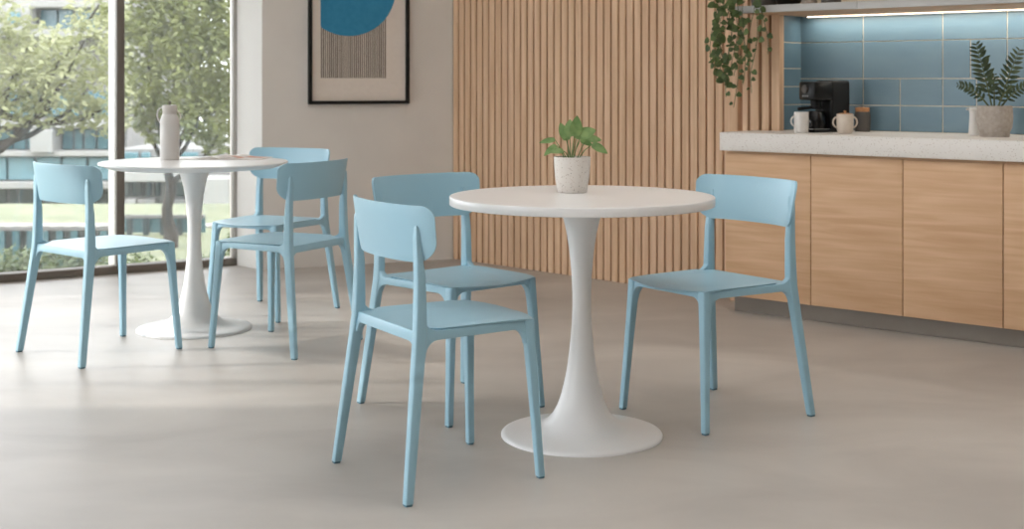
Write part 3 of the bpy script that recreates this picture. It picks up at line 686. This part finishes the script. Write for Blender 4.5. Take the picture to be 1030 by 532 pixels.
tree('spreading_tree', 'pale leafed tree spreading across the upper left pane outside', b, 1.7, .085,
     [(rel(15, 85, 13.2, b), .5), (rel(60, 75, 13.0, b), .5), (rel(95, 95, 13.4, b), .42), (rel(85, 55, 12.9, b), .45), (rel(30, 55, 13.5, b), .5), (rel(-10, 60, 13.4, b), .6), (rel(100, 15, 13.2, b), .36), (rel(5, 110, 13.0, b), .35), (rel(60, 108, 13.2, b), .33), (rel(105, 118, 13.2, b), .28), (rel(-40, 20, 13.2, b), .7)], 'leaf_tree2', .042, 2600, (.25, 0))
b = (at(262, 240, 21).x, 21, GZ)
tree('leafy_tree', 'paler tree standing farther back at the right edge of the right window pane', b, 1.6, .09,
     [(rel(235, 60, 21, b), .8), (rel(225, 110, 21, b), .7), (rel(245, 10, 21, b), .9), (rel(215, 20, 21, b), .6), (rel(250, 120, 21, b), .7)], 'leaf_tree2', .07, 1300)
def shrub(px, py, d, r, hgt, label):
    p = at(px, py, d); t = thing('shrub', label, 'shrub', (p.x, d, GZ), 0, 'low shrubs outside the window'); mb = MB()
    for k in range(5):
        a = 2*PI*k/5; mb.tube([(0, 0, 0), (r*.3*math.cos(a), r*.3*math.sin(a), hgt*.4), (r*.5*math.cos(a), r*.5*math.sin(a), hgt*.75)], [.012, .009, .004], 5)
    mb.build('stems', 'bark', t)
    mb = MB(); blob_leaves(mb, (0, 0, hgt*.52), r, int(2200*max(r, .3)**.5), .032, hgt*.52/r, .2); mb.build('foliage', 'leaf_shrub', t, smooth=False)
p = at(40, 265, 10.6); t = thing('hedge', 'low green hedge along the outside of the left window pane', 'hedge', (p.x, 10.6, GZ))
mb = MB()
for k in range(9): mb.tube([(-.72+.18*k, 0, 0), (-.70+.18*k, .05, .25), (-.66+.18*k, .02, .5)], [.012, .009, .004], 5)
mb.build('stems', 'bark', t)
mb = MB()
for k in range(9): blob_leaves(mb, (-.74+.185*k, .06*math.sin(3*k), .34+.04*math.sin(5*k)), .29, 1100, .028, 1.1, .2)
mb.build('foliage', 'leaf_shrub', t, smooth=False)
for k, (px, hh) in enumerate(((136, .42), (205, .46), (250, .72))):
    shrub(px, 262, 11.4+.2*k, .26, hh, ['low shrub outside, just right of the window mullion', 'small shrub outside, right of the rear table pedestal', 'taller shrub outside at the right jamb of the window'][k])
# low garden fences
def fence(label, px0, px1, y0, y1, d, m1, m2, n):
    a, b = at(px0, y0, d), at(px1, y0, d); z1 = a.z; t = thing('garden_fence', label, 'fence', (a.x, d, GZ)); L = b.x-a.x; h_ = z1-GZ
    MB().box((L/2, .03, h_*.5), (L, .03, h_-.06)).build('panel', m1, t)
    MB().box((L/2, 0, h_-.02), (L, .08, .04), .005).build('top_rail', 'bgrey', t)
    for k in range(n): MB().box((L*(k+.5)/n, 0, h_/2), (.07, .06, h_)).build('post', m2, t)
fence('low dark glazed garden fence with teal posts outside the left pane', -20, 112, 228, 246, 14.2, 'bdark', 'bteal', 9)
fence('low teal garden fence behind the tree trunk outside the right pane', 122, 206, 216, 238, 17.2, 'bteal', 'bdark', 5)
# buildings
def bld(label, d, x0, x1, y0, y1, depth, wallm):
    a, b = at(x0, y1, d), at(x1, y0, d); z0 = -5.2
    t = thing('office_building', label, 'building', ((a.x+b.x)/2, d, z0))
    MB().box((0, depth/2, (b.z-z0)/2), (b.x-a.x, depth, b.z-z0)).build('wall', wallm, t, smooth=False); return t
def bpart(t, name, d, x0, x1, y0, y1, m, out=.15, thick=.3):
    a, b = at(x0, y1, d), at(x1, y0, d); c = t.location
    return MB().box(((a.x+b.x)/2-c.x, -out+thick/2, (a.z+b.z)/2-c.z), (b.x-a.x, thick, b.z-a.z), .03, seg=1).build(name, m, t, smooth=False)
D1 = 52
o1 = bld('white office building with teal glazing behind the trees, outside the left pane', D1, -140, 128, -25, 205, 12, 'bgrey')
for y0, y1 in ((120, 128), (150.5, 156), (181, 188), (2, 9), (30, 38)): bpart(o1, 'floor_slab', D1, -139, 127, y0, y1, 'bwhite', 1.0, 1.1)
for x0, x1 in ((-60, -30), (-26, -2), (0, 14), (16, 27), (29, 39), (64, 74), (76, 84), (86, 97), (99, 110), (113, 124)): bpart(o1, 'window', D1, x0, x1, 130, 150, 'bteal')
bpart(o1, 'wall_panel', D1, 41, 63, 129, 152, 'bwhite', 1.2, 1.3)
for x0, x1 in ((-60, -30), (-27, 12), (14, 40), (42, 66), (68, 92), (94, 124)): bpart(o1, 'balustrade', D1, x0, x1, 157, 180, 'bpanel', .6, .2)
for x0, x1 in ((-60, -25), (-22, 8), (10, 18), (21, 35), (38, 60), (63, 90), (93, 124)): bpart(o1, 'window', D1, x0, x1, 188.5, 205, 'bdark')
for x0, x1 in ((-50, -20), (-16, 8), (20, 36), (42, 58), (60, 74), (77, 100)): bpart(o1, 'window', D1, x0, x1, 10, 29, 'bteal')
bpart(o1, 'wall_panel', D1, 9, 40, 6, 33, 'bwhite', 1.1, .8); bpart(o1, 'window', D1, 19, 31, 13, 25, 'bpanel', 1.2, .2)
for x0, x1 in ((-50, 0), (4, 40), (44, 80), (84, 122)): bpart(o1, 'window', D1, x0, x1, 92, 117, 'bteal')
D2 = 44
o2 = bld('grey and white building beyond the tree trunk, outside the right pane', D2, 118, 300, 150, 240, 9, 'bgrey')
bpart(o2, 'floor_slab', D2, 117, 204, 171, 181, 'bwhite', .9, 1.0)
for x0, x1 in ((122, 132), (134, 144), (146, 153), (156, 162), (176, 188), (190, 202)): bpart(o2, 'window', D2, x0, x1, 182, 197, 'bdark')
for x0, x1 in ((122, 128), (130, 141), (142, 160), (175, 203)): bpart(o2, 'wall_panel', D2, x0, x1, 199, 213, 'bwhite' if x0 == 130 else 'bgrey', .5, .6)
for x0, x1 in ((122, 145), (147, 175), (177, 203)): bpart(o2, 'window', D2, x0, x1, 214, 238, 'bteal')
bpart(o2, 'wall_panel', D2, 205, 262, 176, 222, 'bwhite', 1.5, 1.6)
for x0, x1 in ((122, 140), (143, 152), (178, 200)): bpart(o2, 'window', D2, x0, x1, 153, 168, 'bteal')
